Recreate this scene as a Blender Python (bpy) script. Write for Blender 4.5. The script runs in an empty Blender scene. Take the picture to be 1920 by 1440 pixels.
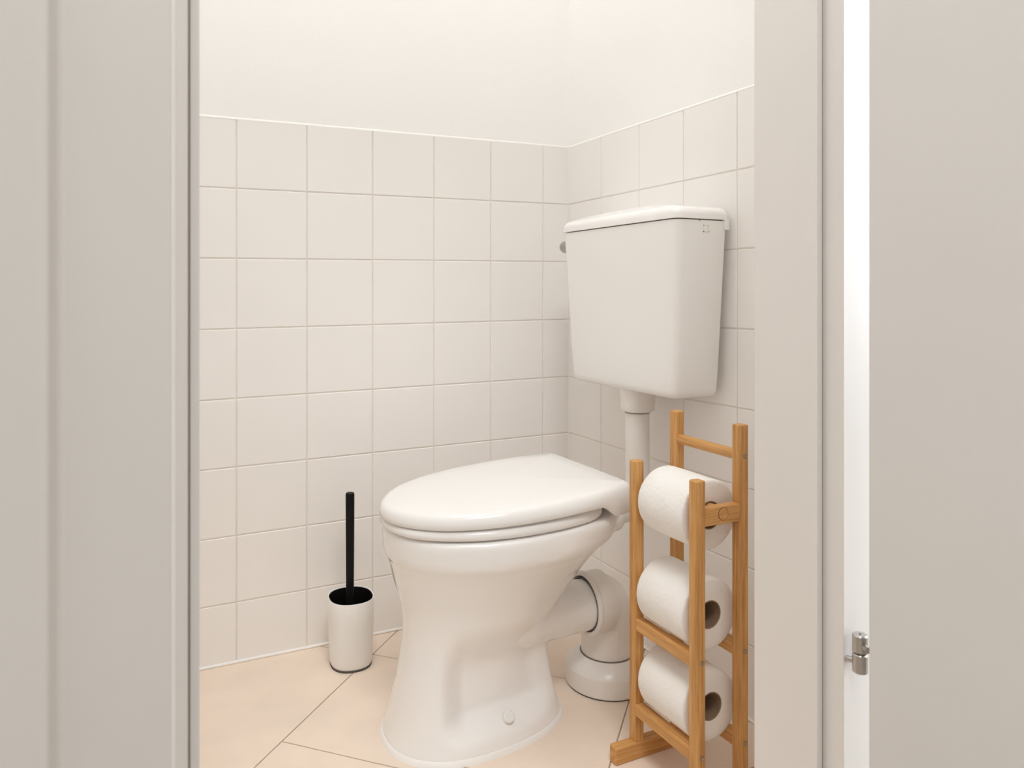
import bpy, bmesh, math, random
from mathutils import Vector, Matrix
random.seed(4)
S = bpy.context.scene
C = S.collection

# ------------------------------------------------------------------ camera
FPX, YAW, CYP, CXP, EYE = 1404.67, .4514, 546.72, 921.88, .812
cam_data = bpy.data.cameras.new('camera')
cam = bpy.data.objects.new('camera', cam_data)
C.objects.link(cam)
S.camera = cam
cam.location = (0, 0, EYE)
cam.rotation_euler = (math.pi / 2, 0, -YAW)
cam_data.sensor_fit = 'HORIZONTAL'
cam_data.sensor_width = 36.0
cam_data.lens = FPX * 36.0 / 1920.0
cam_data.shift_x = (960.0 - CXP) / 1920.0
cam_data.shift_y = -(720.0 - CYP) / 1920.0
cam_data.clip_start = .02
cam_data.dof.use_dof = True
cam_data.dof.focus_distance = 1.5
cam_data.dof.aperture_fstop = 9.0

# ------------------------------------------------------------------ world, lights, exposure
world = bpy.data.worlds.new('world')
S.world = world
world.use_nodes = True
world.node_tree.nodes['Background'].inputs[0].default_value = (.80, .88, 1.0, 1)
world.node_tree.nodes['Background'].inputs[1].default_value = .6

def area(name, loc, rot, sx, sy, power, col):
    d = bpy.data.lights.new(name, 'AREA')
    d.shape = 'RECTANGLE'
    d.size, d.size_y = sx, sy
    d.energy = power
    d.color = col
    o = bpy.data.objects.new(name, d)
    C.objects.link(o)
    o.location = loc
    o.rotation_euler = rot
    return o

# daylight entering by the corridor window (right-hand end of the corridor)
area('corridor_window_daylight', (2.78, -.35, 1.45), (0, math.radians(90), 0), 1.7, 1.1, 44, (.86, .93, 1.0))
# unseen corridor fill added for the lower walls; ceiling lamp of the toilet room
area('corridor_fill_light', (.05, -.58, 3.17), (0, 0, 0), 1.0, .6, 28, (.97, .985, 1.0))
area('toilet_ceiling_light', (.22, 1.00, 3.17), (0, 0, 0), .6, .4, 5.7, (.94, .975, 1.0))

S.view_settings.view_transform = 'Standard'
S.view_settings.look = 'None'
S.view_settings.gamma = 1.0
S.view_settings.use_curve_mapping = False
S.view_settings.exposure = 0.58
S.cycles.max_bounces = 16          # small white room: let the light bounce on
S.cycles.diffuse_bounces = 12
S.cycles.glossy_bounces = 6

# ------------------------------------------------------------------ helpers
MATS = {}
def mat(name, col, rough=.5, spec=.5, metal=0.0, bump=None, var=None, coat=0.0):
    """plain procedural material: noise tint (var=(scale, amount)) and noise bump (scale, strength, distance)"""
    if name in MATS:
        return MATS[name]
    m = bpy.data.materials.new(name)
    m.use_nodes = True
    nt = m.node_tree
    b = nt.nodes['Principled BSDF']
    b.inputs['Base Color'].default_value = (*col, 1)
    b.inputs['Roughness'].default_value = rough
    b.inputs['Specular IOR Level'].default_value = spec
    b.inputs['Metallic'].default_value = metal
    b.inputs['Coat Weight'].default_value = coat
    b.inputs['Coat Roughness'].default_value = .08
    tc = nt.nodes.new('ShaderNodeTexCoord')
    if var:
        nz = nt.nodes.new('ShaderNodeTexNoise')
        nz.inputs['Scale'].default_value = var[0]
        nz.inputs['Detail'].default_value = 4
        nt.links.new(tc.outputs['Object'], nz.inputs['Vector'])
        rp = nt.nodes.new('ShaderNodeValToRGB')
        a = var[1]
        rp.color_ramp.elements[0].position = .3
        rp.color_ramp.elements[1].position = .7
        rp.color_ramp.elements[0].color = (col[0] * (1 - a), col[1] * (1 - a * 1.05), col[2] * (1 - a * 1.15), 1)
        rp.color_ramp.elements[1].color = (min(1, col[0] * (1 + a)), min(1, col[1] * (1 + a)), min(1, col[2] * (1 + a)), 1)
        nt.links.new(nz.outputs['Fac'], rp.inputs['Fac'])
        nt.links.new(rp.outputs['Color'], b.inputs['Base Color'])
    if bump:
        nb = nt.nodes.new('ShaderNodeTexNoise')
        nb.inputs['Scale'].default_value = bump[0]
        nb.inputs['Detail'].default_value = 5
        nt.links.new(tc.outputs['Object'], nb.inputs['Vector'])
        bn = nt.nodes.new('ShaderNodeBump')
        bn.inputs['Strength'].default_value = bump[1]
        bn.inputs['Distance'].default_value = bump[2]
        nt.links.new(nb.outputs['Fac'], bn.inputs['Height'])
        nt.links.new(bn.outputs['Normal'], b.inputs['Normal'])
    MATS[name] = m
    return m

def wood(name, axis):
    """bamboo strip: fine streaks running along one axis, a few darker fibres"""
    m = bpy.data.materials.new(name)
    m.use_nodes = True
    nt = m.node_tree
    b = nt.nodes['Principled BSDF']
    b.inputs['Roughness'].default_value = .42
    b.inputs['Specular IOR Level'].default_value = .4
    tc = nt.nodes.new('ShaderNodeTexCoord')
    def streak(sc, ln):
        mp = nt.nodes.new('ShaderNodeMapping')
        v = [sc, sc, sc]
        v[axis] = ln
        mp.inputs['Scale'].default_value = v
        nt.links.new(tc.outputs['Object'], mp.inputs['Vector'])
        nz = nt.nodes.new('ShaderNodeTexNoise')
        nz.inputs['Scale'].default_value = 1
        nz.inputs['Detail'].default_value = 3
        nt.links.new(mp.outputs['Vector'], nz.inputs['Vector'])
        return nz
    n1, n2 = streak(160, 5), streak(520, 22)
    mx = nt.nodes.new('ShaderNodeMix')
    mx.data_type = 'FLOAT'
    mx.inputs[0].default_value = .4
    nt.links.new(n1.outputs['Fac'], mx.inputs[2])
    nt.links.new(n2.outputs['Fac'], mx.inputs[3])
    rp = nt.nodes.new('ShaderNodeValToRGB')
    e = rp.color_ramp.elements
    e[0].position, e[0].color = .28, (.32, .135, .034, 1)
    e[1].position, e[1].color = .68, (.72, .41, .155, 1)
    k = e.new(.48)
    k.color = (.58, .295, .092, 1)
    nt.links.new(mx.outputs[0], rp.inputs['Fac'])
    nt.links.new(rp.outputs['Color'], b.inputs['Base Color'])
    bn = nt.nodes.new('ShaderNodeBump')
    bn.inputs['Strength'].default_value = .15
    bn.inputs['Distance'].default_value = .0006
    nt.links.new(n2.outputs['Fac'], bn.inputs['Height'])
    nt.links.new(bn.outputs['Normal'], b.inputs['Normal'])
    return m

M_TILE = mat('glazed_wall_tile', (.877, .853, .828), .32, .5, var=(3.0, .012))
M_GROUT = mat('wall_grout', (.78, .735, .68), .85, .2, var=(40, .04))
M_CAULK = mat('white_caulk', (.88, .86, .83), .5, .3)  # also colours the painted highlight on the left casing
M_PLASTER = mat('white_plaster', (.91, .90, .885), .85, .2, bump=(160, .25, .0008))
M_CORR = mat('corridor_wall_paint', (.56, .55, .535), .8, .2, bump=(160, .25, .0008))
M_CEIL = mat('ceiling_paint', (.91, .90, .885), .9, .2)
M_FLOORTILE = mat('beige_floor_tile', (.83, .704, .592), .48, .4, var=(6.5, .055), bump=(220, .12, .0004))
M_FGROUT = mat('floor_grout', (.36, .29, .22), .9, .2, var=(60, .1))
M_PAINT = mat('door_frame_paint', (.65, .618, .58), .33, .4, var=(5, .012), bump=(60, .04, .0006))
M_JAMB_LIT = mat('lit_jamb_paint', (.80, .765, .73), .36, .4, var=(5, .012))  # frame paint lightened to carry the room light on the right jamb
M_DOOR = mat('door_paint', (.70, .667, .632), .40, .4, var=(5, .012), bump=(60, .04, .0006))
M_CERAMIC = mat('white_ceramic', (.89, .88, .865), .12, .55, coat=.3)
M_SEAT = mat('white_seat_plastic', (.835, .82, .80), .18, .5)
M_PLASTIC = mat('cistern_plastic', (.885, .87, .85), .24, .5)
M_PIPE = mat('grey_white_pipe', (.82, .785, .745), .28, .5)
M_RUBBER = mat('pipe_seal_rubber', (.10, .09, .085), .6, .3)
M_METAL = mat('brushed_steel', (.50, .47, .44), .30, .5, 1.0, bump=(400, .05, .0002))
M_CHROME = mat('grey_knob', (.42, .40, .38), .3, .5, .8)
M_BLACK = mat('black_plastic', (.004, .0035, .003), .5, .2)
M_WHITEMATT = mat('matt_white_plastic', (.84, .82, .79), .42, .4)
M_CARD = mat('cardboard', (.33, .235, .165), .85, .1, var=(60, .08))
M_CORRFLOOR = mat('corridor_floor', (.50, .43, .36), .5, .3, var=(4, .08))
WX, WY, WZ = wood('bamboo_along_x', 0), wood('bamboo_along_y', 1), wood('bamboo_along_z', 2)

def paper_mat():
    m = bpy.data.materials.new('toilet_paper')
    m.use_nodes = True
    nt = m.node_tree
    b = nt.nodes['Principled BSDF']
    b.inputs['Base Color'].default_value = (.88, .86, .83, 1)
    b.inputs['Roughness'].default_value = .95
    b.inputs['Specular IOR Level'].default_value = .1
    tc = nt.nodes.new('ShaderNodeTexCoord')
    v = nt.nodes.new('ShaderNodeTexVoronoi')
    v.inputs['Scale'].default_value = 130
    nt.links.new(tc.outputs['Object'], v.inputs['Vector'])
    nz = nt.nodes.new('ShaderNodeTexNoise')
    nz.inputs['Scale'].default_value = 34
    nz.inputs['Detail'].default_value = 3
    nt.links.new(tc.outputs['Object'], nz.inputs['Vector'])
    ad = nt.nodes.new('ShaderNodeMath')
    ad.operation = 'MULTIPLY_ADD'
    ad.inputs[1].default_value = .35
    nt.links.new(v.outputs['Distance'], ad.inputs[0])
    nt.links.new(nz.outputs['Fac'], ad.inputs[2])
    bn = nt.nodes.new('ShaderNodeBump')
    bn.inputs['Strength'].default_value = .5
    bn.inputs['Distance'].default_value = .0025
    nt.links.new(ad.outputs[0], bn.inputs['Height'])
    nt.links.new(bn.outputs['Normal'], b.inputs['Normal'])
    return m
M_PAPER = paper_mat()

def obj(name, bm, m, parent=None, smooth=False, angle=None, wn=False):
    bmesh.ops.recalc_face_normals(bm, faces=bm.faces)
    me = bpy.data.meshes.new(name)
    bm.to_mesh(me)
    bm.free()
    me.materials.append(m)
    if smooth:
        for p in me.polygons:
            p.use_smooth = True
        if angle is not None:
            me.set_sharp_from_angle(angle=math.radians(angle))
    o = bpy.data.objects.new(name, me)
    C.objects.link(o)
    if parent is not None:
        o.parent = parent
        o.matrix_parent_inverse = parent.matrix_basis.inverted()
    if wn:
        md = o.modifiers.new('weighted_normal', 'WEIGHTED_NORMAL')
        md.keep_sharp = True
        md.weight = 100
    return o

def tag(o, label, cat, group=None):
    o['label'] = label
    o['category'] = cat
    if group:
        o['group'] = group
    return o

def struct(o, label=None, cat=None):
    o['kind'] = 'structure'
    if label:
        o['label'] = label
    if cat:
        o['category'] = cat
    return o

def empty(name, loc):
    o = bpy.data.objects.new(name, None)
    C.objects.link(o)
    o.location = loc
    o.empty_display_size = .1
    return o

def bevel_sharp(bm, w, seg=2, amin=30):
    es = [e for e in bm.edges if len(e.link_faces) == 2 and e.calc_face_angle(0) > math.radians(amin)]
    bmesh.ops.bevel(bm, geom=es, offset=w, segments=seg, profile=.5, affect='EDGES')

def box(bm, x0, x1, y0, y1, z0, z1):
    v = [bm.verts.new(p) for p in ((x0, y0, z0), (x1, y0, z0), (x1, y1, z0), (x0, y1, z0),
                                   (x0, y0, z1), (x1, y0, z1), (x1, y1, z1), (x0, y1, z1))]
    for f in ((0, 3, 2, 1), (4, 5, 6, 7), (0, 1, 5, 4), (1, 2, 6, 5), (2, 3, 7, 6), (3, 0, 4, 7)):
        bm.faces.new([v[i] for i in f])
    return v

def boxobj(name, d, m, parent=None, bev=0.0, seg=2):
    bm = bmesh.new()
    box(bm, *d)
    if bev:
        bmesh.ops.recalc_face_normals(bm, faces=bm.faces)
        bevel_sharp(bm, bev, seg)
    return obj(name, bm, m, parent, smooth=bool(bev), angle=60, wn=bool(bev))

def poly_prism(bm, pts, d):
    """pts: 3D ring of points; extruded by vector d"""
    a = [bm.verts.new(p) for p in pts]
    b = [bm.verts.new(Vector(p) + Vector(d)) for p in pts]
    n = len(a)
    bm.faces.new(a)
    bm.faces.new(b[::-1])
    for i in range(n):
        bm.faces.new((a[i], b[i], b[(i + 1) % n], a[(i + 1) % n]))

def loft(bm, rings, cap0=True, cap1=True):
    vs = [[bm.verts.new(p) for p in r] for r in rings]
    n = len(vs[0])
    for a, b in zip(vs, vs[1:]):
        for i in range(n):
            bm.faces.new((a[i], a[(i + 1) % n], b[(i + 1) % n], b[i]))
    if cap0:
        bm.faces.new(vs[0][::-1])
    if cap1:
        bm.faces.new(vs[-1])
    return vs

def lathe(bm, prof, origin, axis, n=48, closed=False):
    """prof: (radius, height) pairs along axis"""
    ax = Vector(axis).normalized()
    t = Vector((0, 0, 1)) if abs(ax.z) < .9 else Vector((1, 0, 0))
    u = ax.cross(t).normalized()
    w = ax.cross(u)
    o = Vector(origin)
    rings = []
    for r, h in prof:
        rings.append([o + ax * h + (u * math.cos(2 * math.pi * i / n) + w * math.sin(2 * math.pi * i / n)) * max(r, 1e-5) for i in range(n)])
    if closed:
        rings.append(rings[0])
        vs = [[bm.verts.new(p) for p in r] for r in rings[:-1]]
        vs.append(vs[0])
        for a, b in zip(vs, vs[1:]):
            for i in range(n):
                bm.faces.new((a[i], a[(i + 1) % n], b[(i + 1) % n], b[i]))
    else:
        loft(bm, rings)

def sweep(bm, path, rad, n=36, cap=True):
    """tube along a polyline, radius per point"""
    pts = [Vector(p) for p in path]
    rings = []
    prev = None
    for i, p in enumerate(pts):
        t = (pts[min(i + 1, len(pts) - 1)] - pts[max(i - 1, 0)]).normalized()
        if prev is None:
            h = Vector((0, 1, 0)) if abs(t.y) < .9 else Vector((1, 0, 0))
            u = (h - t * h.dot(t)).normalized()
        else:
            u = (prev - t * prev.dot(t)).normalized()
        prev = u
        w = t.cross(u)
        r = rad[i] if hasattr(rad, '__len__') else rad
        rings.append([p + (u * math.cos(2 * math.pi * k / n) + w * math.sin(2 * math.pi * k / n)) * r for k in range(n)])
    loft(bm, rings, cap, cap)

# ------------------------------------------------------------------ setting: the toilet room
XB = 1.0585                    # right wall, tile face
YC = 1.713                     # back wall at the corner, tile face
DL, SA, SB = -.006, .0084, -.004
XL = -.10                      # left wall of the toilet room
YD0, YD1 = .592, .712          # corridor face / room face of the door wall
HC = 3.18                      # ceiling height
ROWZ = [1.1971, 1.0446, .8913, .7377, .5849, .4351, .2851, .1396, 0.0]
COLA = [XB, .9813, .8286, .6744, .5194, .3654, .2124, .0594, XL]
COLB = [YC, 1.5597, 1.4064, 1.2525, 1.0964, .9400, .7860, YD1]
G = .0013                      # half joint
TD = .006

def yA(x):
    return YC + DL * (x - XB)
def zA(r, x):
    return 0.0 if r == 8 else ROWZ[r] + SA * (x - XB)
def zB(r, y):
    return 0.0 if r == 8 else ROWZ[r] + SB * (y - YC)

def wall_tile(name, quad, nrm, parent):
    """quad of face points, nrm = outward direction; body goes back by TD, front edges softened"""
    bm = bmesh.new()
    n = Vector(nrm)
    j = random.uniform(-.00025, .00025)
    pts = [Vector(p) + n * j for p in quad]
    poly_prism(bm, pts, -n * TD)
    bmesh.ops.recalc_face_normals(bm, faces=bm.faces)
    bm.verts.ensure_lookup_table()
    fr = [e for e in bm.edges if all((v.co - pts[0]).dot(n) > -TD * .5 for v in e.verts)]
    bmesh.ops.bevel(bm, geom=fr, offset=.0017, segments=3, profile=.5, affect='EDGES')
    return obj(name, bm, M_TILE, parent, smooth=True, angle=8)

# back wall
bm = bmesh.new()
poly_prism(bm, [(XL - .1, yA(XL - .1) + .0035, 0), (XB + .12, yA(XB + .12) + .0035, 0),
                (XB + .12, yA(XB + .12) + .0035, HC), (XL - .1, yA(XL - .1) + .0035, HC)], (0, .1, 0))
wall_back = struct(obj('wall_back', bm, M_PLASTER), 'white plastered back wall with square cream tiles on its lower half', 'wall')
bm = bmesh.new()
poly_prism(bm, [(XL, yA(XL) + .0016, 0), (XB + .001, yA(XB) + .0016, 0), (XB + .001, yA(XB) + .0016, zA(0, XB) - .001),
                (XL, yA(XL) + .0016, zA(0, XL) - .001)], (0, .004, 0))
obj('grout', bm, M_GROUT, wall_back)
for c in range(8):
    x1, x0 = COLA[c] - (G if c else .0010), COLA[c + 1] + G
    for r in range(8):
        q = []
        for x, rr, s in ((x0, r + 1, 1), (x1, r + 1, 1), (x1, r, -1), (x0, r, -1)):
            q.append((x, yA(x), zA(rr, x) + (G * s if rr not in (0,) else 0) + (.002 if rr == 8 else 0)))
        wall_tile('tile', q, (0, -1, 0), wall_back)
def bead(name, a, b, up, out, w, h, parent, m=M_CAULK, top=False):
    """slim filler bead from a to b: w proud, h tall, rounded front"""
    a, b, up, out = Vector(a), Vector(b), Vector(up), Vector(out)
    bm = bmesh.new()
    prof = [(-.004, 0), (w * .7, 0), (w, h * .3), (w * .85, h * .75), (w * .2, h), (-.004, h)]
    if top:
        prof = [(-.006, -.0012), (.0003, -.0012), (.0003, .0004), (-.0038, .0050), (-.006, .0050)]
    ra = [a + out * p + up * q for p, q in prof]
    rb = [b + out * p + up * q for p, q in prof]
    loft(bm, [ra, rb])
    return obj(name, bm, m, parent, smooth=True, angle=60)
bead('caulk_or_highlight_bead', (XL, yA(XL), zA(0, XL) - .0005), (XB, yA(XB), zA(0, XB) - .0005), (0, 0, 1), (0, -1, 0), .0006, .0042, wall_back, top=True)
bead('caulk_or_highlight_bead', (XL, yA(XL), 0), (XB, yA(XB), 0), (0, 0, 1), (0, -1, 0), .0045, .0058, wall_back)

# right wall
bm = bmesh.new()
box(bm, XB + .0035, XB + .1, YD1 - .06, YC + .11, 0, HC)
wall_right = struct(obj('wall_right', bm, M_PLASTER), 'white plastered right wall with cream tiles behind the cistern', 'wall')
bm = bmesh.new()
poly_prism(bm, [(XB + .0016, YD1, 0), (XB + .0016, YC + .001, 0), (XB + .0016, YC + .001, zB(0, YC) - .001), (XB + .0016, YD1, zB(0, YD1) - .001)], (.004, 0, 0))
obj('grout', bm, M_GROUT, wall_right)
for c in range(7):
    y1, y0 = COLB[c] - (G if c else .0010), COLB[c + 1] + G
    for r in range(8):
        q = []
        for y, rr, s in ((y0, r + 1, 1), (y1, r + 1, 1), (y1, r, -1), (y0, r, -1)):
            q.append((XB, y, zB(rr, y) + (G * s if rr not in (0,) else 0) + (.002 if rr == 8 else 0)))
        wall_tile('tile', q, (-1, 0, 0), wall_right)
bead('caulk_or_highlight_bead', (XB, YC, zB(0, YC) - .0005), (XB, YD1, zB(0, YD1) - .0005), (0, 0, 1), (-1, 0, 0), .0006, .0042, wall_right, top=True)
bead('caulk_or_highlight_bead', (XB, YC, 0), (XB, YD1, 0), (0, 0, 1), (-1, 0, 0), .0045, .0058, wall_right)
bm = bmesh.new()
loft(bm, [[(XB + .003, YC + .003, 0), (XB - .0022, YC, 0), (XB - .0006, YC - .0006, 0), (XB, YC - .0022, 0)],
          [(XB + .003, YC + .003, 1.197), (XB - .0022, YC, 1.197), (XB - .0006, YC - .0006, 1.197), (XB, YC - .0022, 1.197)]])
obj('corner_caulk', bm, M_CAULK, wall_right)

# left wall (hidden behind the door frame), tiled as well
bm = bmesh.new()
box(bm, XL - .1, XL - .0035, YD1 - .06, YC + .11, 0, HC)
wall_left = struct(obj('wall_left', bm, M_PLASTER), 'white plastered left wall beside the door', 'wall')
boxobj('grout', (XL - .0035, XL - .0016, YD1, YC, 0, 1.196), M_GROUT, wall_left)
for c in range(7):
    y1, y0 = COLB[c] - G, COLB[c + 1] + G
    for r in range(8):
        wall_tile('tile', [(XL, y0, ROWZ[r + 1] + G), (XL, y1, ROWZ[r + 1] + G), (XL, y1, ROWZ[r] - G), (XL, y0, ROWZ[r] - G)], (1, 0, 0), wall_left)

# floor of the toilet room: square-edged tiles laid on the diagonal
bm = bmesh.new()
box(bm, XL - .08, XB + .08, YD0 + .02, YC + .09, -.08, -.0015)
floor = struct(obj('floor', bm, M_FGROUT), 'beige stone tile floor laid on the diagonal', 'floor')
def clip(poly, f):
    out = []
    for i in range(len(poly)):
        a, b = poly[i], poly[(i + 1) % len(poly)]
        fa, fb = f(a), f(b)
        if fa >= 0:
            out.append(a)
        if fa * fb < 0:
            t = fa / (fa - fb)
            out.append((a[0] + t * (b[0] - a[0]), a[1] + t * (b[1] - a[1])))
    return out
# rows are bands of q = y - x, joints across them at p = x + y
def floor_tile(p0, p1, q0, q1):
    g = .0017
    p0, p1, q0, q1 = p0 + g, p1 - g, q0 + g, q1 - g
    poly = [((p - q) / 2, (p + q) / 2) for p, q in ((p0, q0), (p1, q0), (p1, q1), (p0, q1))]
    for f in (lambda v: v[0] - XL, lambda v: XB - v[0], lambda v: v[1] - YD0 - .03, lambda v: yA(v[0]) - v[1]):
        poly = clip(poly, f)
        if len(poly) < 3:
            return
    ar = abs(sum(poly[i][0] * poly[(i + 1) % len(poly)][1] - poly[(i + 1) % len(poly)][0] * poly[i][1] for i in range(len(poly)))) / 2
    if ar < 1e-4:
        return
    bm = bmesh.new()
    poly_prism(bm, [(x, y, 0) for x, y in poly], (0, 0, -.006))
    bmesh.ops.remove_doubles(bm, verts=bm.verts, dist=1e-5)
    bmesh.ops.recalc_face_normals(bm, faces=bm.faces)
    top = [e for e in bm.edges if all(v.co.z > -.001 for v in e.verts)]
    bmesh.ops.bevel(bm, geom=top, offset=.0006, segments=1, affect='EDGES')
    obj('floor_tile', bm, M_FLOORTILE, floor)
PITCHP = .486
BANDS = [(1.134, 1.60, 1.45), (.7295, 1.134, 1.632), (.325, .7295, 1.688), (-.08, .325, 1.63), (-.485, -.08, 1.688), (1.60, 2.05, 1.60)]
for q0, q1, ph in BANDS:
    pt = .66 if q0 == 1.134 else PITCHP
    k0 = int((.4 - ph) / pt) - 2
    for k in range(k0, k0 + 12):
        floor_tile(ph + k * pt, ph + (k + 1) * pt, q0, q1)

ceiling = struct(boxobj('ceiling', (XL - .1, XB + .1, YD1 - .06, YC + .1, HC, HC + .08), M_CEIL), 'white painted ceiling of the toilet room', 'ceiling')

# ------------------------------------------------------------------ setting: the corridor (camera side)
OL, OR = .0494, .720           # clear opening between the door stops
RB = .0100                     # rebate
DOORH = 2.03
CX0, CX1, CY0 = -1.4, 2.9, -1.45
bm = bmesh.new()
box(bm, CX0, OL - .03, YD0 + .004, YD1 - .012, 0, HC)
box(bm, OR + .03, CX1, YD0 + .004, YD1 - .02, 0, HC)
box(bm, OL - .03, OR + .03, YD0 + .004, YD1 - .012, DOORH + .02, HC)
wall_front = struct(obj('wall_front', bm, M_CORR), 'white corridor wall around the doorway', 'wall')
bm = bmesh.new()
box(bm, XL - .004, OL - .03, YD1 - .012, YD1, 0, HC)
box(bm, OR + .03, XB + .004, YD1 - .012, YD1, 0, HC)
box(bm, OL - .03, OR + .03, YD1 - .012, YD1, DOORH + .02, HC)
obj('plaster_skin', bm, M_PLASTER, wall_front)
struct(boxobj('floor_corridor', (CX0, CX1, CY0, YD0 + .02, -.08, -.001), M_CORRFLOOR), 'corridor floor in front of the doorway', 'floor')
struct(boxobj('ceiling_corridor', (CX0, CX1, CY0, YD0 + .02, HC, HC + .08), M_CORR), 'white corridor ceiling', 'ceiling')
struct(boxobj('wall_corridor_left', (CX0 - .1, CX0, CY0, YD0 + .1, 0, HC), M_CORR), 'white end wall of the corridor', 'wall')
struct(boxobj('wall_corridor_back', (CX0, CX1, CY0 - .1, CY0, 0, HC), M_CORR), 'white corridor wall behind the viewer', 'wall')
bm = bmesh.new()
box(bm, CX1, CX1 + .1, CY0, -.95, 0, HC)
box(bm, CX1, CX1 + .1, .25, YD0 + .1, 0, HC)
box(bm, CX1, CX1 + .1, -.95, .25, 0, .55)
box(bm, CX1, CX1 + .1, -.95, .25, 2.35, HC)
struct(obj('wall_corridor_right', bm, M_CORR), 'white corridor wall with a window', 'wall')

# door frame: lining with stop and rebate, moulded casing
def prism_z(name, prof, z0, z1, m, parent=None, bev=0.0, seg=2):
    bm = bmesh.new()
    poly_prism(bm, [(x, y, z0) for x, y in prof], (0, 0, z1 - z0))
    if bev:
        bmesh.ops.recalc_face_normals(bm, faces=bm.faces)
        es = [e for e in bm.edges if abs(e.verts[0].co.z - e.verts[1].co.z) > .1 and e.calc_face_angle(0) > math.radians(25)]
        bmesh.ops.bevel(bm, geom=es, offset=bev, segments=seg, profile=.5, affect='EDGES')
    return obj(name, bm, m, parent, smooth=True, angle=60, wn=True)

YS = .6185                     # face of the door stop
def lining(sx, x_stop):
    # sx=+1 right jamb (opening lies towards -x), -1 left jamb
    f = lambda d: x_stop + sx * d
    return [(f(0), YD1 + .004), (f(0), YS), (f(RB), YS), (f(RB), YD0 - .001), (f(.065 if sx > 0 else .03), YD0 - .001), (f(.065 if sx > 0 else .03), YD0 + .02), (f(.03), YD0 + .02), (f(.03), YD1 + .004)]
jr = struct(prism_z('trim_1', lining(1, OR), 0, DOORH + .02, M_JAMB_LIT, None, .0013), 'right painted door jamb with rebate beside the hinge', 'door frame')
jl = struct(prism_z('trim_2', lining(-1, OL), 0, DOORH + .02, M_PAINT, None, .0022), 'left painted door jamb at the edge of the tiled wall', 'door frame')
# grey seal and dark joint in the rebate of either jamb
M_SEAL = mat('grey_door_seal', (.66, .635, .61), .6, .3)
M_JOINT = mat('dark_joint', (.26, .21, .175), .8, .2)
for par, sx, x0 in ((jr, 1, OR), (jl, -1, OL)):
    p = sorted((x0 + sx * .0008, x0 + sx * .0070))
    q = sorted((x0 + sx * .0070, x0 + sx * (RB - .0003)))
    boxobj('door_seal', (p[0], p[1], YS - .0016, YS + .001, .01, DOORH), M_SEAL, par, .0006)
    boxobj('seal_joint', (q[0], q[1], YS - .0004, YS + .001, .01, DOORH), M_JOINT, par)
bm = bmesh.new()
box(bm, OL, OR, YS, YD1 + .004, DOORH, DOORH + .03)
struct(obj('trim_3', bm, M_PAINT), 'painted head of the door frame', 'door frame')

def casing(sx, x_edge):
    """moulded casing; x_edge = its edge next to the opening, body runs away from the opening (sx)"""
    f = lambda d: x_edge + sx * d
    y = YD0
    pr = [(.0030, y + .010), (.0030, y - .0108), (.0036, y - .0116), (.0046, y - .0120), (.0680, y - .0120), (.0715, y - .0130), (.0740, y - .0165),
          (.0755, y - .0225), (.0765, y - .030), (.0785, y - .0325), (.0830, y - .0335), (.150, y - .0335), (.152, y - .031), (.152, y + .010)]
    return [(f(a), b) for a, b in pr]
t4 = struct(prism_z('trim_4', casing(-1, .0304), 0, DOORH + .10, M_PAINT, None, .0), 'moulded grey-white door casing on the left', 'door frame')
prism_z('caulk_or_highlight_bead', [(.0312, YD0 + .003), (.0312, YD0 - .0012), (.0300, YD0 - .0040), (.0282, YD0 - .0085), (.0268, YD0 - .0108), (.0268, YD0 + .003)], 0, DOORH + .02, M_CAULK, t4)  # white strip painting the bright highlight along the casing edge
def flat_casing(x0):
    y = YD0
    return [(x0, y + .01), (x0, y - .0085), (x0 + .0012, y - .0115), (x0 + .0034, y - .0130), (x0 + .09, y - .0130), (x0 + .093, y - .010), (x0 + .093, y + .01)]
struct(prism_z('trim_5', [(OR + .065, YD0 + .01), (OR + .065, YD0 - .004), (OR + .12, YD0 - .004), (OR + .12, YD0 + .01)], 0, DOORH + .10, M_PAINT), 'flat white door casing behind the open door', 'door frame')

struct(boxobj('trim_6', (-.12, OR + .12, YD0 - .012, YD0 + .006, DOORH + .021, DOORH + .10), M_PAINT, None, .002), 'flat painted head casing above the doorway', 'door frame')

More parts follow.
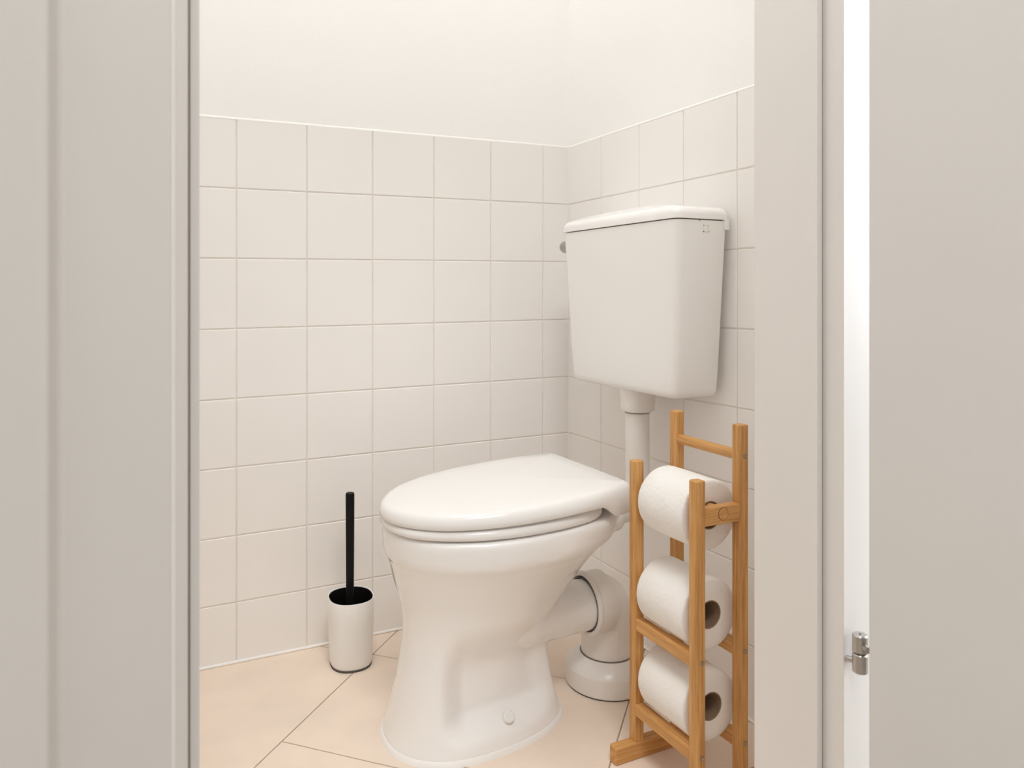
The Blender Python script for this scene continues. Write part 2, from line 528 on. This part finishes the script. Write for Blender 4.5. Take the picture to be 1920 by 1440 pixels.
# open door leaf on the right, turned about its hinge pin
PIN = Vector((.7410, .5780))
TH = math.radians(120)
def door_pt(x, y):
    # closed-position coordinates relative to the pin, rotated open
    v = Vector((x, y)) - PIN
    c, s = math.cos(TH), math.sin(TH)
    return (PIN.x + v.x * c - v.y * s, PIN.y + v.x * s + v.y * c)
leaf = [(OR + RB - .0035, YS - .0005), (OR + RB - .0035, YS - .0395), (OL - RB + .0035, YS - .0395), (OL - RB + .0035, YS - .0005)]
door = prism_z('door_1', [door_pt(*p) for p in leaf], .008, DOORH - .004, M_DOOR, None, .0012)
struct(door, 'plain pale grey door leaf standing open on the right', 'door')
def hinge(zc):
    h = .0215
    bm = bmesh.new()
    lathe(bm, [(0, .0012), (.0070, .0012), (.0082, .0022), (.0082, h - .0012), (.0070, h), (0, h)], (PIN.x, PIN.y, zc), (0, 0, 1), 32)
    up = obj('hinge', bm, M_METAL, door, True, 35)
    bm = bmesh.new()
    lathe(bm, [(0, -h), (.0070, -h), (.0082, -h + .0012), (.0082, -.0010), (.0072, 0), (0, 0)], (PIN.x, PIN.y, zc), (0, 0, 1), 32)
    obj('hinge_knuckle', bm, M_METAL, up, True, 35)
    bm = bmesh.new()
    lathe(bm, [(0, h), (.0012, h), (.0012, h + .0004), (0, h + .0004)], (PIN.x, PIN.y, zc), (0, 0, 1), 16)
    obj('pin_end', bm, M_RUBBER, up, True, 35)
    bm = bmesh.new()
    sweep(bm, [(PIN.x - .002, PIN.y + .003, zc - .010), (PIN.x - .006, PIN.y + .014, zc - .010), (PIN.x - .006, YD0 + .004, zc - .010)], .0035, 16)
    obj('hinge_bolt', bm, M_METAL, up, True, 40)
    a = door_pt(PIN.x - .010, PIN.y + .012)
    bm = bmesh.new()
    sweep(bm, [(PIN.x, PIN.y, zc + .010), (a[0], a[1], zc + .010)], .0035, 16)
    obj('hinge_bolt', bm, M_METAL, up, True, 40)
hinge(.405)
hinge(1.75)

# ------------------------------------------------------------------ toilet
TY = 0.0
T0 = Vector((.422, 1.2915, 0))  # front of the pan on the floor axis
def TP(s, w, z):
    c, n = math.cos(TY), math.sin(TY)
    return Vector((T0.x + s * c - w * n, T0.y + s * n + w * c, z))
toilet = tag(empty('toilet', T0), 'white ceramic floor-standing toilet with closed lid in front of the cistern', 'toilet')

def egg(sf, sm, sb, w, nf, nb, N=112):
    """plan outline: front sf, widest at sm, rear sb, half width w, exponents"""
    out = []
    for i in range(N):
        t = 2 * math.pi * i / N
        c, s = math.cos(t), math.sin(t)
        n = nf if c < 0 else nb
        x = math.copysign(abs(c) ** (2 / n), c)
        y = math.copysign(abs(s) ** (2 / n), s)
        out.append((sm + x * ((sm - sf) if c < 0 else (sb - sm)), y * w))
    return out
# z, front, widest, rear, half width, nf, nb
SEC = [(0.0, -.006, .130, .342, .117, 2.25, 2.2), (.010, -.006, .130, .342, .117, 2.25, 2.2), (.030, .001, .130, .334, .112, 2.25, 2.2), (.065, .010, .132, .324, .105, 2.25, 2.3),
       (.100, .017, .135, .317, .100, 2.25, 2.4), (.150, .026, .145, .313, .097, 2.2, 2.3), (.190, .030, .155, .322, .098, 2.1, 2.2), (.220, .029, .170, .340, .104, 2.1, 2.1),
       (.250, .023, .185, .366, .116, 2.1, 2.1), (.280, .014, .195, .392, .132, 2.1, 2.1), (.305, .007, .205, .412, .147, 2.1, 2.2), (.322, .005, .21, .427, .157, 2.1, 2.3), (.329, .001, .212, .435, .1625, 2.1, 2.4),
       (.336, -.003, .212, .441, .1665, 2.1, 2.5), (.346, -.005, .212, .446, .1690, 2.1, 2.6), (.370, -.006, .212, .450, .1705, 2.1, 2.8), (.380, -.005, .212, .450, .1700, 2.1, 2.8), (.3835, -.001, .212, .447, .1665, 2.1, 2.8), (.385, .005, .212, .442, .160, 2.1, 2.8)]
def interp(z):
    for a, b in zip(SEC, SEC[1:]):
        if a[0] <= z <= b[0]:
            t = (z - a[0]) / (b[0] - a[0])
            return [a[i] + (b[i] - a[i]) * t for i in range(7)]
    return SEC[-1]
def smooth01(x, a, b):
    t = min(1, max(0, (x - a) / (b - a)))
    return t * t * (3 - 2 * t)
zs = sorted(set([s[0] for s in SEC] + [round(.012 * k, 4) for k in range(1, 32)]))
bm = bmesh.new()
rings = []
for z in zs:
    # smoothed section values below the rim band
    if z < .325:
        acc = [0.0] * 7
        for dz in (-.018, -.009, 0, .009, .018):
            v = interp(min(.385, max(0, z + (dz if z > .02 else 0))))
            acc = [p + q / 5 for p, q in zip(acc, v)]
        sec = acc
    else:
        sec = interp(z)
    ring = []
    for s, w in egg(*sec[1:]):
        # concave panel on either side of the foot, behind the front column
        m = smooth01(s, .055, .118) * (1 - smooth01(s, .245, .335)) * smooth01(z, .022, .070) * (1 - smooth01(z, .125, .225))
        k = m * .036
        w2 = math.copysign(max(0, abs(w) - k * min(1, abs(w) / .06)), w)
        ring.append(TP(s, w2, z + .013 * (s / .45) * smooth01(z, .20, .335)))
    rings.append(ring)
loft(bm, rings)
# outlet spigot at the back of the pan, part of the same casting
OZ = .175
pth, rd = [], []
for q, r, dz in ((.170, .060, .040), (.205, .072, .028), (.240, .073, .019), (.270, .068, .012), (.298, .0615, .010), (.325, .0560, .004), (.350, .0525, .001), (.380, .0502, 0.0), (.4165, .0498, 0.0)):
    pth.append(TP(q, 0, OZ + dz))
    rd.append(r)
sweep(bm, pth, rd, 48)
bowl = obj('bowl', bm, M_CERAMIC, toilet, True)
md = bowl.modifiers.new('fuse', 'REMESH')
md.mode = 'VOXEL'
md.voxel_size = .0026
md.use_smooth_shade = True
md = bowl.modifiers.new('soften', 'SMOOTH')
md.factor = .5
md.iterations = 12
# white caulk bead round the foot
bm = bmesh.new()
o1 = [TP(s, w, 0) for s, w in egg(-.0115, .130, .3475, .1225, 2.25, 2.2)]
o2 = [TP(s, w, .0065) for s, w in egg(-.009, .130, .345, .120, 2.25, 2.2)]
o3 = [TP(s, w, .010) for s, w in egg(-.0045, .130, .340, .1155, 2.25, 2.2)]
loft(bm, [o1, o2, o3])
obj('caulk_or_highlight_bead', bm, M_CAULK, toilet, True, 60)
# bolt cap on the near side of the foot
for sgn in (-1, 1):
    bm = bmesh.new()
    P = TP(.192, sgn * .0925, .047)
    ax = (TP(0, sgn * .80, .60) - TP(0, 0, 0)).normalized()
    lathe(bm, [(0, -.014), (.0105, -.014), (.0105, .0055), (.0085, .0075), (0, .0078)], P, ax, 28)
    obj('bolt_cap', bm, M_SEAT, toilet, True, 40)

def outline(pts, per=8):
    """smooth closed outline from a half outline (s, w>=0), mirrored"""
    full = [p for p in pts] + [(s, -w) for s, w in reversed(pts) if w > 1e-6]
    n = len(full)
    out = []
    for i in range(n):
        p0, p1, p2, p3 = full[i - 1], full[i], full[(i + 1) % n], full[(i + 2) % n]
        for k in range(per):
            t = k / per
            out.append(tuple(.5 * (2 * p1[j] + (p2[j] - p0[j]) * t + (2 * p0[j] - 5 * p1[j] + 4 * p2[j] - p3[j]) * t * t + (3 * p1[j] - p0[j] - 3 * p2[j] + p3[j]) * t ** 3) for j in (0, 1)))
    return out
def inset(pts, d):
    n = len(pts)
    out = []
    for i in range(n):
        a, b = Vector(pts[i - 1]), Vector(pts[(i + 1) % n])
        t = (b - a).normalized()
        nr = Vector((-t.y, t.x))
        p = Vector(pts[i])
        c = Vector((.24, 0))
        if (p + nr * .001 - c).length > (p - c).length:
            nr = -nr
        q = p + nr * d
        out.append((q.x, q.y))
    return out
def widen(p):
    q = p[0] * .903
    return (q, p[1] * .94 * (1 + .23 * (q / .48 - .5)))
LID = outline([widen(p) for p in [(-.014, 0), (-.007, .050), (.019, .100), (.063, .143), (.128, .172), (.205, .1845), (.285, .183), (.360, .174), (.425, .161), (.462, .150), (.476, .137), (.4800, .115), (.481, .060), (.481, 0)]])
SEATO = outline([(-.0105, 0), (-.0045, .043), (.017, .086), (.058, .123), (.115, .152), (.185, .1675), (.260, .1690), (.320, .160), (.358, .142), (.376, .116), (.383, .080), (.385, 0)])
tilt = lambda s: .031 * (s / .48)
# seat ring
bm = bmesh.new()
rings = []
zb = .3870
for d, z in ((.010, 0), (.0025, .0015), (0, .005), (.0005, .010), (.0035, .0145), (.010, .0160)):
    rings.append([TP(s, w, zb + z + tilt(s) * (.42 + .25 * z / .016)) for s, w in inset(SEATO, d)])
inn = [(.5 * 0 + .215 + (s - .215) * .66, w * .60) for s, w in inset(SEATO, .010)]
rings.append([TP(s, w, zb + .016 + tilt(s) * .67) for s, w in inn])
rings.append([TP(s, w, zb + tilt(s) * .42) for s, w in inn])
rings.append(rings[0])
vs = [[bm.verts.new(p) for p in r] for r in rings[:-1]]
vs.append(vs[0])
nn = len(vs[0])
for a, b in zip(vs, vs[1:]):
    for i in range(nn):
        bm.faces.new((a[i], a[(i + 1) % nn], b[(i + 1) % nn], b[i]))
obj('seat', bm, M_SEAT, toilet, True, 50)
# small buffers between seat and pan
for s, w in ((.10, .110), (.10, -.110), (.28, .135), (.28, -.135)):
    bm = bmesh.new()
    lathe(bm, [(0, 0), (.009, 0), (.009, .007), (0, .007)], TP(s, w, .3835 + .013 * s / .45), (0, 0, 1), 16)
    obj('seat_buffer', bm, M_RUBBER, toilet, True, 40)
# lid, with skirt coming down at the hinge end
bm = bmesh.new()
rings = []
def lidz(s, w):
    return tilt(s)
LB, LT = .4050, .4300
def skirt(s):
    return .024 * smooth01(s, .345, .385)
rings.append([TP(s, w, LB + .001 + tilt(s) * .8 - skirt(s)) for s, w in inset(LID, .012)])
for d, f in ((.0022, 0.0), (.0, .14), (.0002, .36), (.0018, .60), (.0052, .82), (.0105, .95), (.018, 1.0)):
    rings.append([TP(s, w, LB + tilt(s) * .8 - skirt(s) * (1 - f) + f * (LT - LB + tilt(s) * .2)) for s, w in inset(LID, d)])
for f, dz in ((.80, .0022), (.55, .0040), (.28, .0052), (.08, .0056)):
    base = inset(LID, .018)
    rings.append([TP(.24 + (s - .24) * f, w * f, LT + tilt(.24 + (s - .24) * f) + dz) for s, w in base])
loft(bm, rings)
obj('lid', bm, M_SEAT, toilet, True, 60)
# hinge blocks
for w in (-.075, .075):
    bm = bmesh.new()
    box(bm, 0, .03, -.02, .02, 0, .022)
    bmesh.ops.recalc_face_normals(bm, faces=bm.faces)
    bevel_sharp(bm, .005, 2)
    bmesh.ops.transform(bm, verts=bm.verts, matrix=Matrix.Translation(TP(.395, w, .394)) @ Matrix.Rotation(TY, 4, 'Z'))
    obj('lid_hinge', bm, M_SEAT, toilet, True, 40)

# ------------------------------------------------------------------ cistern
X0, X1, CYa, CYb = .920, 1.045, 1.108, 1.520
cist = tag(empty('cistern', (.985, 1.31, .61)), 'white plastic toilet cistern mounted on the tiled right wall', 'cistern')
def rrect(x0, x1, y0, y1, r_front, r_back, k=7):
    """rounded rectangle, corners in ccw order; front = low x"""
    out = []
    for cx, cy, r, a0 in ((x1 - r_back, y1 - r_back, r_back, 0), (x0 + r_front, y1 - r_front, r_front, 90), (x0 + r_front, y0 + r_front, r_front, 180), (x1 - r_back, y0 + r_back, r_back, 270)):
        for i in range(k + 1):
            a = math.radians(a0 + 90 * i / k)
            out.append((cx + r * math.cos(a), cy + r * math.sin(a)))
    return out
def cbody(t, ins=0.0):
    # t=0 bottom .. 1 top
    x0 = .9345 + (X0 + .001 - .9345) * t
    x1 = 1.042 + .003 * t
    a = 1.131 + (CYa + .001 - 1.131) * t
    b = 1.500 + (CYb - .001 - 1.500) * t
    return rrect(x0 + ins, x1 - ins * .3, a + ins, b - ins, .017, .006)
ZB0, ZB1 = .6045, .9485
rings = []
for ins, dz in ((.016, 0), (.009, .0012), (.004, .0050), (.0012, .0105), (0, .017)):
    rings.append([(x, y, ZB0 + dz) for x, y in cbody(0, ins)])
for t in (.15, .3, .45, .6, .75, .9, 1.0):
    rings.append([(x, y, ZB0 + (ZB1 - ZB0) * t) for x, y in cbody(t)])
bm = bmesh.new()
loft(bm, rings)
obj('cistern_body', bm, M_PLASTIC, cist, True, 50)
# dark strip painting the shadow under the lid, then the lid
bm = bmesh.new()
loft(bm, [[(x, y, ZB1 - .004) for x, y in cbody(1, .004)], [(x, y, ZB1 + .004) for x, y in cbody(1, .004)]])
obj('lid_shadow_gap', bm, mat('dark_gap', (.20, .17, .15), .8), cist)
def crown(y):
    t = (y - 1.314) / .207
    return .0175 * (1 - t * t)
rings = []
ZL = ZB1 + .0022
L0 = lambda ins: rrect(X0 - .0015 + ins, X1 + .003 - ins * .5, CYa - .0015 + ins, CYb + .0015 - ins, max(.004, .0185 - ins * .3), max(.003, .009 - ins * .2))
for ins, h, cr in ((.004, -.0002, 0), (.0, 0, 0), (0, .008, .15), (.0008, .0125, .45), (.0035, .0175, .75), (.0085, .0205, .95), (.016, .0220, 1.0)):
    rings.append([(x, y, ZL + h + cr * crown(y)) for x, y in L0(ins)])
base = L0(.016)
for f in (.72, .42, .15):
    rings.append([(.985 + (x - .985) * f, 1.31 + (y - 1.31) * f, ZL + .0220 + crown(1.31 + (y - 1.31) * f) + .0012 * (1 - f)) for x, y in base])
bm = bmesh.new()
loft(bm, rings)
clid = obj('cistern_lid', bm, M_PLASTIC, cist, True, 50)
boxobj('lid_clip', (X1 - .008, X1 + .0035, CYa - .002, CYa + .006, ZL - .019, ZL + .002), M_PLASTIC, clid, .0008)
# embossed square mark on the near side
bm = bmesh.new()
yy = CYa + .0022
for d in ((.987, .9995, .9265, .9275), (.987, .9995, .9380, .9390), (.987, .988, .9265, .9390), (.9985, .9995, .9265, .9390)):
    box(bm, d[0] - .0004, d[1] + .0004, yy - .0014, yy + .002, d[2] - .0003, d[3] + .0003)
obj('embossed_square', bm, M_PLASTIC, cist)
# small hole under the lid on the near side
bm = bmesh.new()
lathe(bm, [(0, -.002), (.0011, -.002), (.0011, .0006), (0, .0006)], (.977, CYa + .0012, ZB1 - .001), (0, -1, 0), 12)
obj('vent_hole', bm, M_RUBBER, cist)
# flush knob on the far side
bm = bmesh.new()
lathe(bm, [(0, -.004), (.0150, -.004), (.0150, .022), (.0130, .0275), (.008, .030), (0, .0306)], (.9445, CYb, .9185), (0, 1, 0), 32)
obj('flush_knob', bm, M_CHROME, cist, True, 40)
# wall bracket (behind)
boxobj('wall_bracket', (X1 - .004, XB + .001, 1.17, 1.45, .66, .92), M_PLASTIC, cist)

# ------------------------------------------------------------------ flush pipe
FX, FY = .985, 1.313
fp = tag(empty('flush_pipe', (FX, FY, .345)), 'white flush pipe running down from the cistern to the toilet', 'pipe')
bm = bmesh.new()
pp = [(FX, FY, .600), (FX, FY, .42)]
IN = TP(.458, 0, .345)
for k in range(1, 9):
    a = math.radians(90 * k / 8)
    pp.append((FX - .045 * (1 - math.cos(a)), FY, .39 - .045 * math.sin(a)))
pp.append((IN.x + .02, IN.y + .010, .345))
pp.append((IN.x, IN.y + .003, .345))
sweep(bm, pp, .0257, 40)
obj('pipe', bm, M_PIPE, fp, True, 60)
bm = bmesh.new()
lathe(bm, [(0, 0), (.0300, 0), (.0345, .001), (.0362, .004), (.0392, .050), (.0392, .058), (0, .058)], (FX, FY, .5555), (0, 0, 1), 48)
nut = obj('coupling_nut', bm, M_PIPE, fp, True, 40)
bm = bmesh.new()
lathe(bm, [(0, 0), (.0272, 0), (.0272, .004), (0, .004)], (FX, FY, .5520), (0, 0, 1), 40)
obj('seal_ring', bm, mat('seal_grey', (.35, .32, .29), .6), nut, True, 40)
bm = bmesh.new()
ax = Vector((IN.x - .935, IN.y - FY, 0)).normalized()
lathe(bm, [(0, 0), (.0330, 0), (.0350, .003), (.0350, .030), (.0320, .034), (0, .034)], (.918, FY - .006, .345), (-1, -.25, 0), 40)
obj('inlet_cuff', bm, M_SEAT, fp, True, 40)

# ------------------------------------------------------------------ waste pipe
PX, PY = .901, 1.304
wp = tag(empty('waste_pipe', (PX, PY, 0)), 'light grey plastic waste elbow behind the toilet standing on the floor', 'pipe')
A = TP(.4185, .006, OZ)
dirx = (TP(1, 0, 0) - TP(0, 0, 0)).normalized()
bm = bmesh.new()
path = [(A.x + .0045, 1.2951, OZ + .0042)]
RBEND = .050
xs = PX - RBEND
for k in range(0, 13):
    a = math.radians(90 * k / 12)
    path.append((xs + .001 + (RBEND - .001) * math.sin(a), 1.2955 + (PY - 1.2955) * k / 12, OZ + .004 - RBEND * (1 - math.cos(a))))
path.append((PX, PY, .05))
sweep(bm, path, [.0545] * len(path), 56)
obj('elbow', bm, M_PIPE, wp, True, 60)
# socket of the elbow round the spigot: outer sleeve with a lip, dark seal inside
bm = bmesh.new()
lathe(bm, [(.0560, .000), (.0600, -.0005), (.0635, .0015), (.0645, .0050), (.0635, .0085), (.0610, .0105), (.0610, .0440), (.0580, .0480), (.0530, .0480), (.0530, .004), (.0545, .0015)],
      (A.x - .008, A.y - .006, OZ + .0015), dirx, 56, closed=True)
sock = obj('socket', bm, M_PIPE, wp, True, 40)
bm = bmesh.new()
lathe(bm, [(.0516, .0), (.0535, .0), (.0535, .012), (.0516, .012)], (A.x - .0060, A.y - .006, OZ), dirx, 56, closed=True)
obj('rubber_seal', bm, M_RUBBER, sock, True, 40)
# floor flange
bm = bmesh.new()
lathe(bm, [(0, 0), (.0850, 0), (.0870, .002), (.0875, .0360), (.0866, .0388), (.0600, .0595), (.0575, .0602), (.0560, .0590), (0, .0590)], (PX, PY, .0025), (0, 0, 1), 72)
fl = obj('floor_flange', bm, M_PIPE, wp, True, 35)
bm = bmesh.new()
lathe(bm, [(0, 0), (.0570, 0), (.0558, .0030), (0, .0030)], (PX, PY, .0615), (0, 0, 1), 56)
obj('joint_ring', bm, mat('dark_gap', (.2, .17, .15)), fl, True, 30)
bm = bmesh.new()
lathe(bm, [(0, 0), (.0845, 0), (.0845, .003), (0, .003)], (PX, PY, 0), (0, 0, 1), 56)
obj('base_gasket', bm, M_RUBBER, fl, True, 30)

# ------------------------------------------------------------------ brush and holder
HX, HY, HZ = .4385, 1.612, .147
bh = tag(empty('brush_holder', (HX, HY, 0)), 'matt white oval toilet brush holder standing on the floor by the back wall', 'brush holder')
def oval(a, b, z, n=2.35, N=64, rot=math.radians(-4)):
    out = []
    for i in range(N):
        t = 2 * math.pi * i / N
        x = a * math.copysign(abs(math.cos(t)) ** (2 / n), math.cos(t))
        y = b * math.copysign(abs(math.sin(t)) ** (2 / n), math.sin(t))
        out.append((HX + x * math.cos(rot) - y * math.sin(rot), HY + x * math.sin(rot) + y * math.cos(rot), z))
    return out
bm = bmesh.new()
aw, bw = .0490, .0545
f = lambda z: .925 + .075 * z / HZ
rings = [oval(aw * .86, bw * .86, .0035)]
for z, k in ((.0045, .955), (.009, .99), (.016, 1.0), (.05, 1), (.10, 1), (HZ - .001, 1)):
    rings.append(oval(aw * f(z) * k, bw * f(z) * k, z))
rings += [oval(aw - .0006, bw - .0006, HZ), oval(aw - .0016, bw - .0016, HZ), oval(aw - .0026, bw - .0026, HZ - .0008), oval(aw - .0028, bw - .0028, HZ - .03),
          oval(aw * .93 - .0024, bw * .93 - .0024, .012)]
loft(bm, rings)
obj('cup', bm, M_WHITEMATT, bh, True, 50)
bm = bmesh.new()
rings = [oval(aw - .0029, bw - .0029, HZ - .0022), oval(aw - .0036, bw - .0036, HZ - .0022), oval(aw - .0040, bw - .0040, HZ - .004), oval(aw * .93 - .005, bw * .93 - .005, .016)]
loft(bm, rings, False, True)
obj('liner', bm, M_BLACK, bh, True, 50)
bm = bmesh.new()
loft(bm, [oval(aw * .90, bw * .90, 0), oval(aw * .905, bw * .905, .0035), oval(aw * .85, bw * .85, .0038)])
obj('base_ring', bm, M_RUBBER, bh, True, 50)
RX, RY = .4370, 1.6135
br = tag(empty('toilet_brush', (RX, RY, .02)), 'black toilet brush with a round stick handle standing in the white holder', 'toilet brush')
bm = bmesh.new()
lathe(bm, [(0, .085), (.0120, .086), (.0110, .100), (.0084, .110), (.0086, .180), (.0096, .366), (.0088, .3705), (.0080, .3712), (0, .3712)], (RX, RY, 0), (0, 0, 1), 32)
obj('handle', bm, M_BLACK, br, True, 40)
bm = bmesh.new()
lathe(bm, [(0, .020), (.020, .021), (.026, .030), (.027, .070), (.018, .086), (0, .088)], (RX, RY, 0), (0, 0, 1), 24)
obj('brush_head', bm, M_BLACK, br, True, 40)

# ------------------------------------------------------------------ toilet roll stand
AX, CXK, PA, PB = .800, .889, 1.069, .914     # front / back posts (x), far / near posts (y)
HW = .0094
rs = tag(empty('toilet_roll_stand', ((AX + CXK) / 2, (PA + PB) / 2, 0)), 'bamboo toilet roll stand with four posts beside the toilet', 'roll stand')
def post(x, y, z0, z1):
    bm = bmesh.new()
    box(bm, x - HW, x + HW, y - HW, y + HW, z0, z1)
    bmesh.ops.recalc_face_normals(bm, faces=bm.faces)
    bevel_sharp(bm, .0028, 3)
    return obj('post', bm, WZ, rs, True, 60, True)
FT = .030
pA = post(AX, PA, FT - .001, .5175)
pB = post(AX, PB, FT - .001, .5175)
pC = post(CXK, PA, FT - .001, .598)
pD = post(CXK, PB, FT - .001, .598)
for y in (PA, PB):
    boxobj('foot', (.7495, .940, y - HW, y + HW, 0, FT), WX, rs, .0022, 3)
RT = (.245, .097)
for zt in RT:
    for x in (AX, CXK):
        boxobj('rail', (x - .0085, x + .0085, PB + HW - .001, PA - HW + .001, zt - .021, zt), WY, rs, .0018, 2)
# side bars that carry the roll dowel
BZ = .459
for y in (PA, PB):
    boxobj('side_bar', (AX + HW - .001, CXK - HW + .001, y - HW + .0006, y + HW - .0006, BZ - .0145, BZ + .0135), WX, rs, .0018, 2)
bm = bmesh.new()
DX = (AX + CXK) / 2 + .001
lathe(bm, [(0, 0), (.0095, 0), (.0095, PA - PB + .0190), (0, PA - PB + .0190)], (DX, PB - HW - .0002, BZ + .002), (0, 1, 0), 28)
obj('roll_dowel', bm, WY, rs, True, 40)
bm = bmesh.new()
lathe(bm, [(0, 0), (.0088, 0), (.0088, PA - PB - 2 * HW + .002), (0, PA - PB - 2 * HW + .002)], (CXK, PB + HW - .001, .548), (0, 1, 0), 28)
obj('top_dowel', bm, WY, rs, True, 40)
M_SCREW = mat('dull_screw', (.30, .27, .24), .4, .5, .7)
def screw(x, z):
    bm = bmesh.new()
    yv = PB - HW
    lathe(bm, [(0, -.002), (.0040, -.002), (.0040, .0006), (.0030, .0009), (.0022, -.0004), (0, -.0004)], (x, yv, z), (0, -1, 0), 20)
    obj('screw', bm, M_SCREW, rs, True, 40)
for z in (RT[0] - .0105, RT[1] - .0105):
    screw(AX + .002, z)
    screw(CXK + .002, z)
screw(CXK + .002, .548)
bm = bmesh.new()
lathe(bm, [(.0093, 0), (.0104, 0), (.0104, .003), (.0093, .003)], (DX, PB - HW + .0003, BZ + .002), (0, 1, 0), 28, closed=True)
obj('dowel_seam', bm, mat('dark_wood_seam', (.16, .075, .025), .7), rs, True, 40)

# ------------------------------------------------------------------ toilet rolls
RR, RC = .0570, .0225
RXC = (AX + CXK) / 2
def toilet_roll(zc, y0, y1, label, xo=0.0, spin=0.0):
    r = tag(empty('toilet_roll', (RXC + xo, (y0 + y1) / 2, zc)), label, 'toilet roll', 'white toilet rolls on the bamboo stand')
    bm = bmesh.new()
    L = y1 - y0
    n = 72
    rings = []
    prof = [(RC, 0), (RC + .004, -.0004), (RR - .012, 0), (RR - .004, .0004), (RR - .0012, .0016), (RR, .0045), (RR, L * .35), (RR + .0004, L * .65), (RR, L - .0045), (RR - .0012, L - .0016), (RR - .004, L - .0004), (RR - .012, L), (RC, L), (RC, L * .5)]
    rnd = random.Random(int(zc * 1000))
    ph = [rnd.uniform(0, 6.28) for _ in range(3)]
    vs = []
    for rad, h in prof:
        row = []
        for i in range(n):
            t = 2 * math.pi * i / n
            k = 1 + (.006 * math.sin(2 * t + ph[0]) + .004 * math.sin(3 * t + ph[1])) * (1 if rad > .04 else 0)
            k += (.010 * (((t + spin) % 6.2832) / 6.2832) if rad > RR - .002 else 0)      # spiral: the outer sheet ends in a small step
            row.append(bm.verts.new((RXC + xo + rad * k * math.cos(t), y0 + h, zc + rad * k * math.sin(t))))
        vs.append(row)
    vs.append(vs[0])
    for a, b in zip(vs, vs[1:]):
        for i in range(n):
            bm.faces.new((a[i], a[(i + 1) % n], b[(i + 1) % n], b[i]))
    obj('paper', bm, M_PAPER, r, True, 50)
    bm = bmesh.new()
    lathe(bm, [(RC + .0004, -.0003), (RC + .0004, L + .0003), (RC - .0012, L + .0003), (RC - .0012, -.0003)], (RXC + xo, y0, zc), (0, 1, 0), 48, closed=True)
    obj('core', bm, M_CARD, r, True, 40)
    return r
toilet_roll(.4505, .936, 1.052, 'topmost white toilet roll hanging on the dowel of the bamboo stand', .001, 2.2)
toilet_roll(.2910, .934, 1.054, 'middle white toilet roll lying on the upper rails of the bamboo stand', -.001, .4)
toilet_roll(.1425, .934, 1.052, 'bottom white toilet roll lying on the lower rails of the bamboo stand', .001, 2.9)
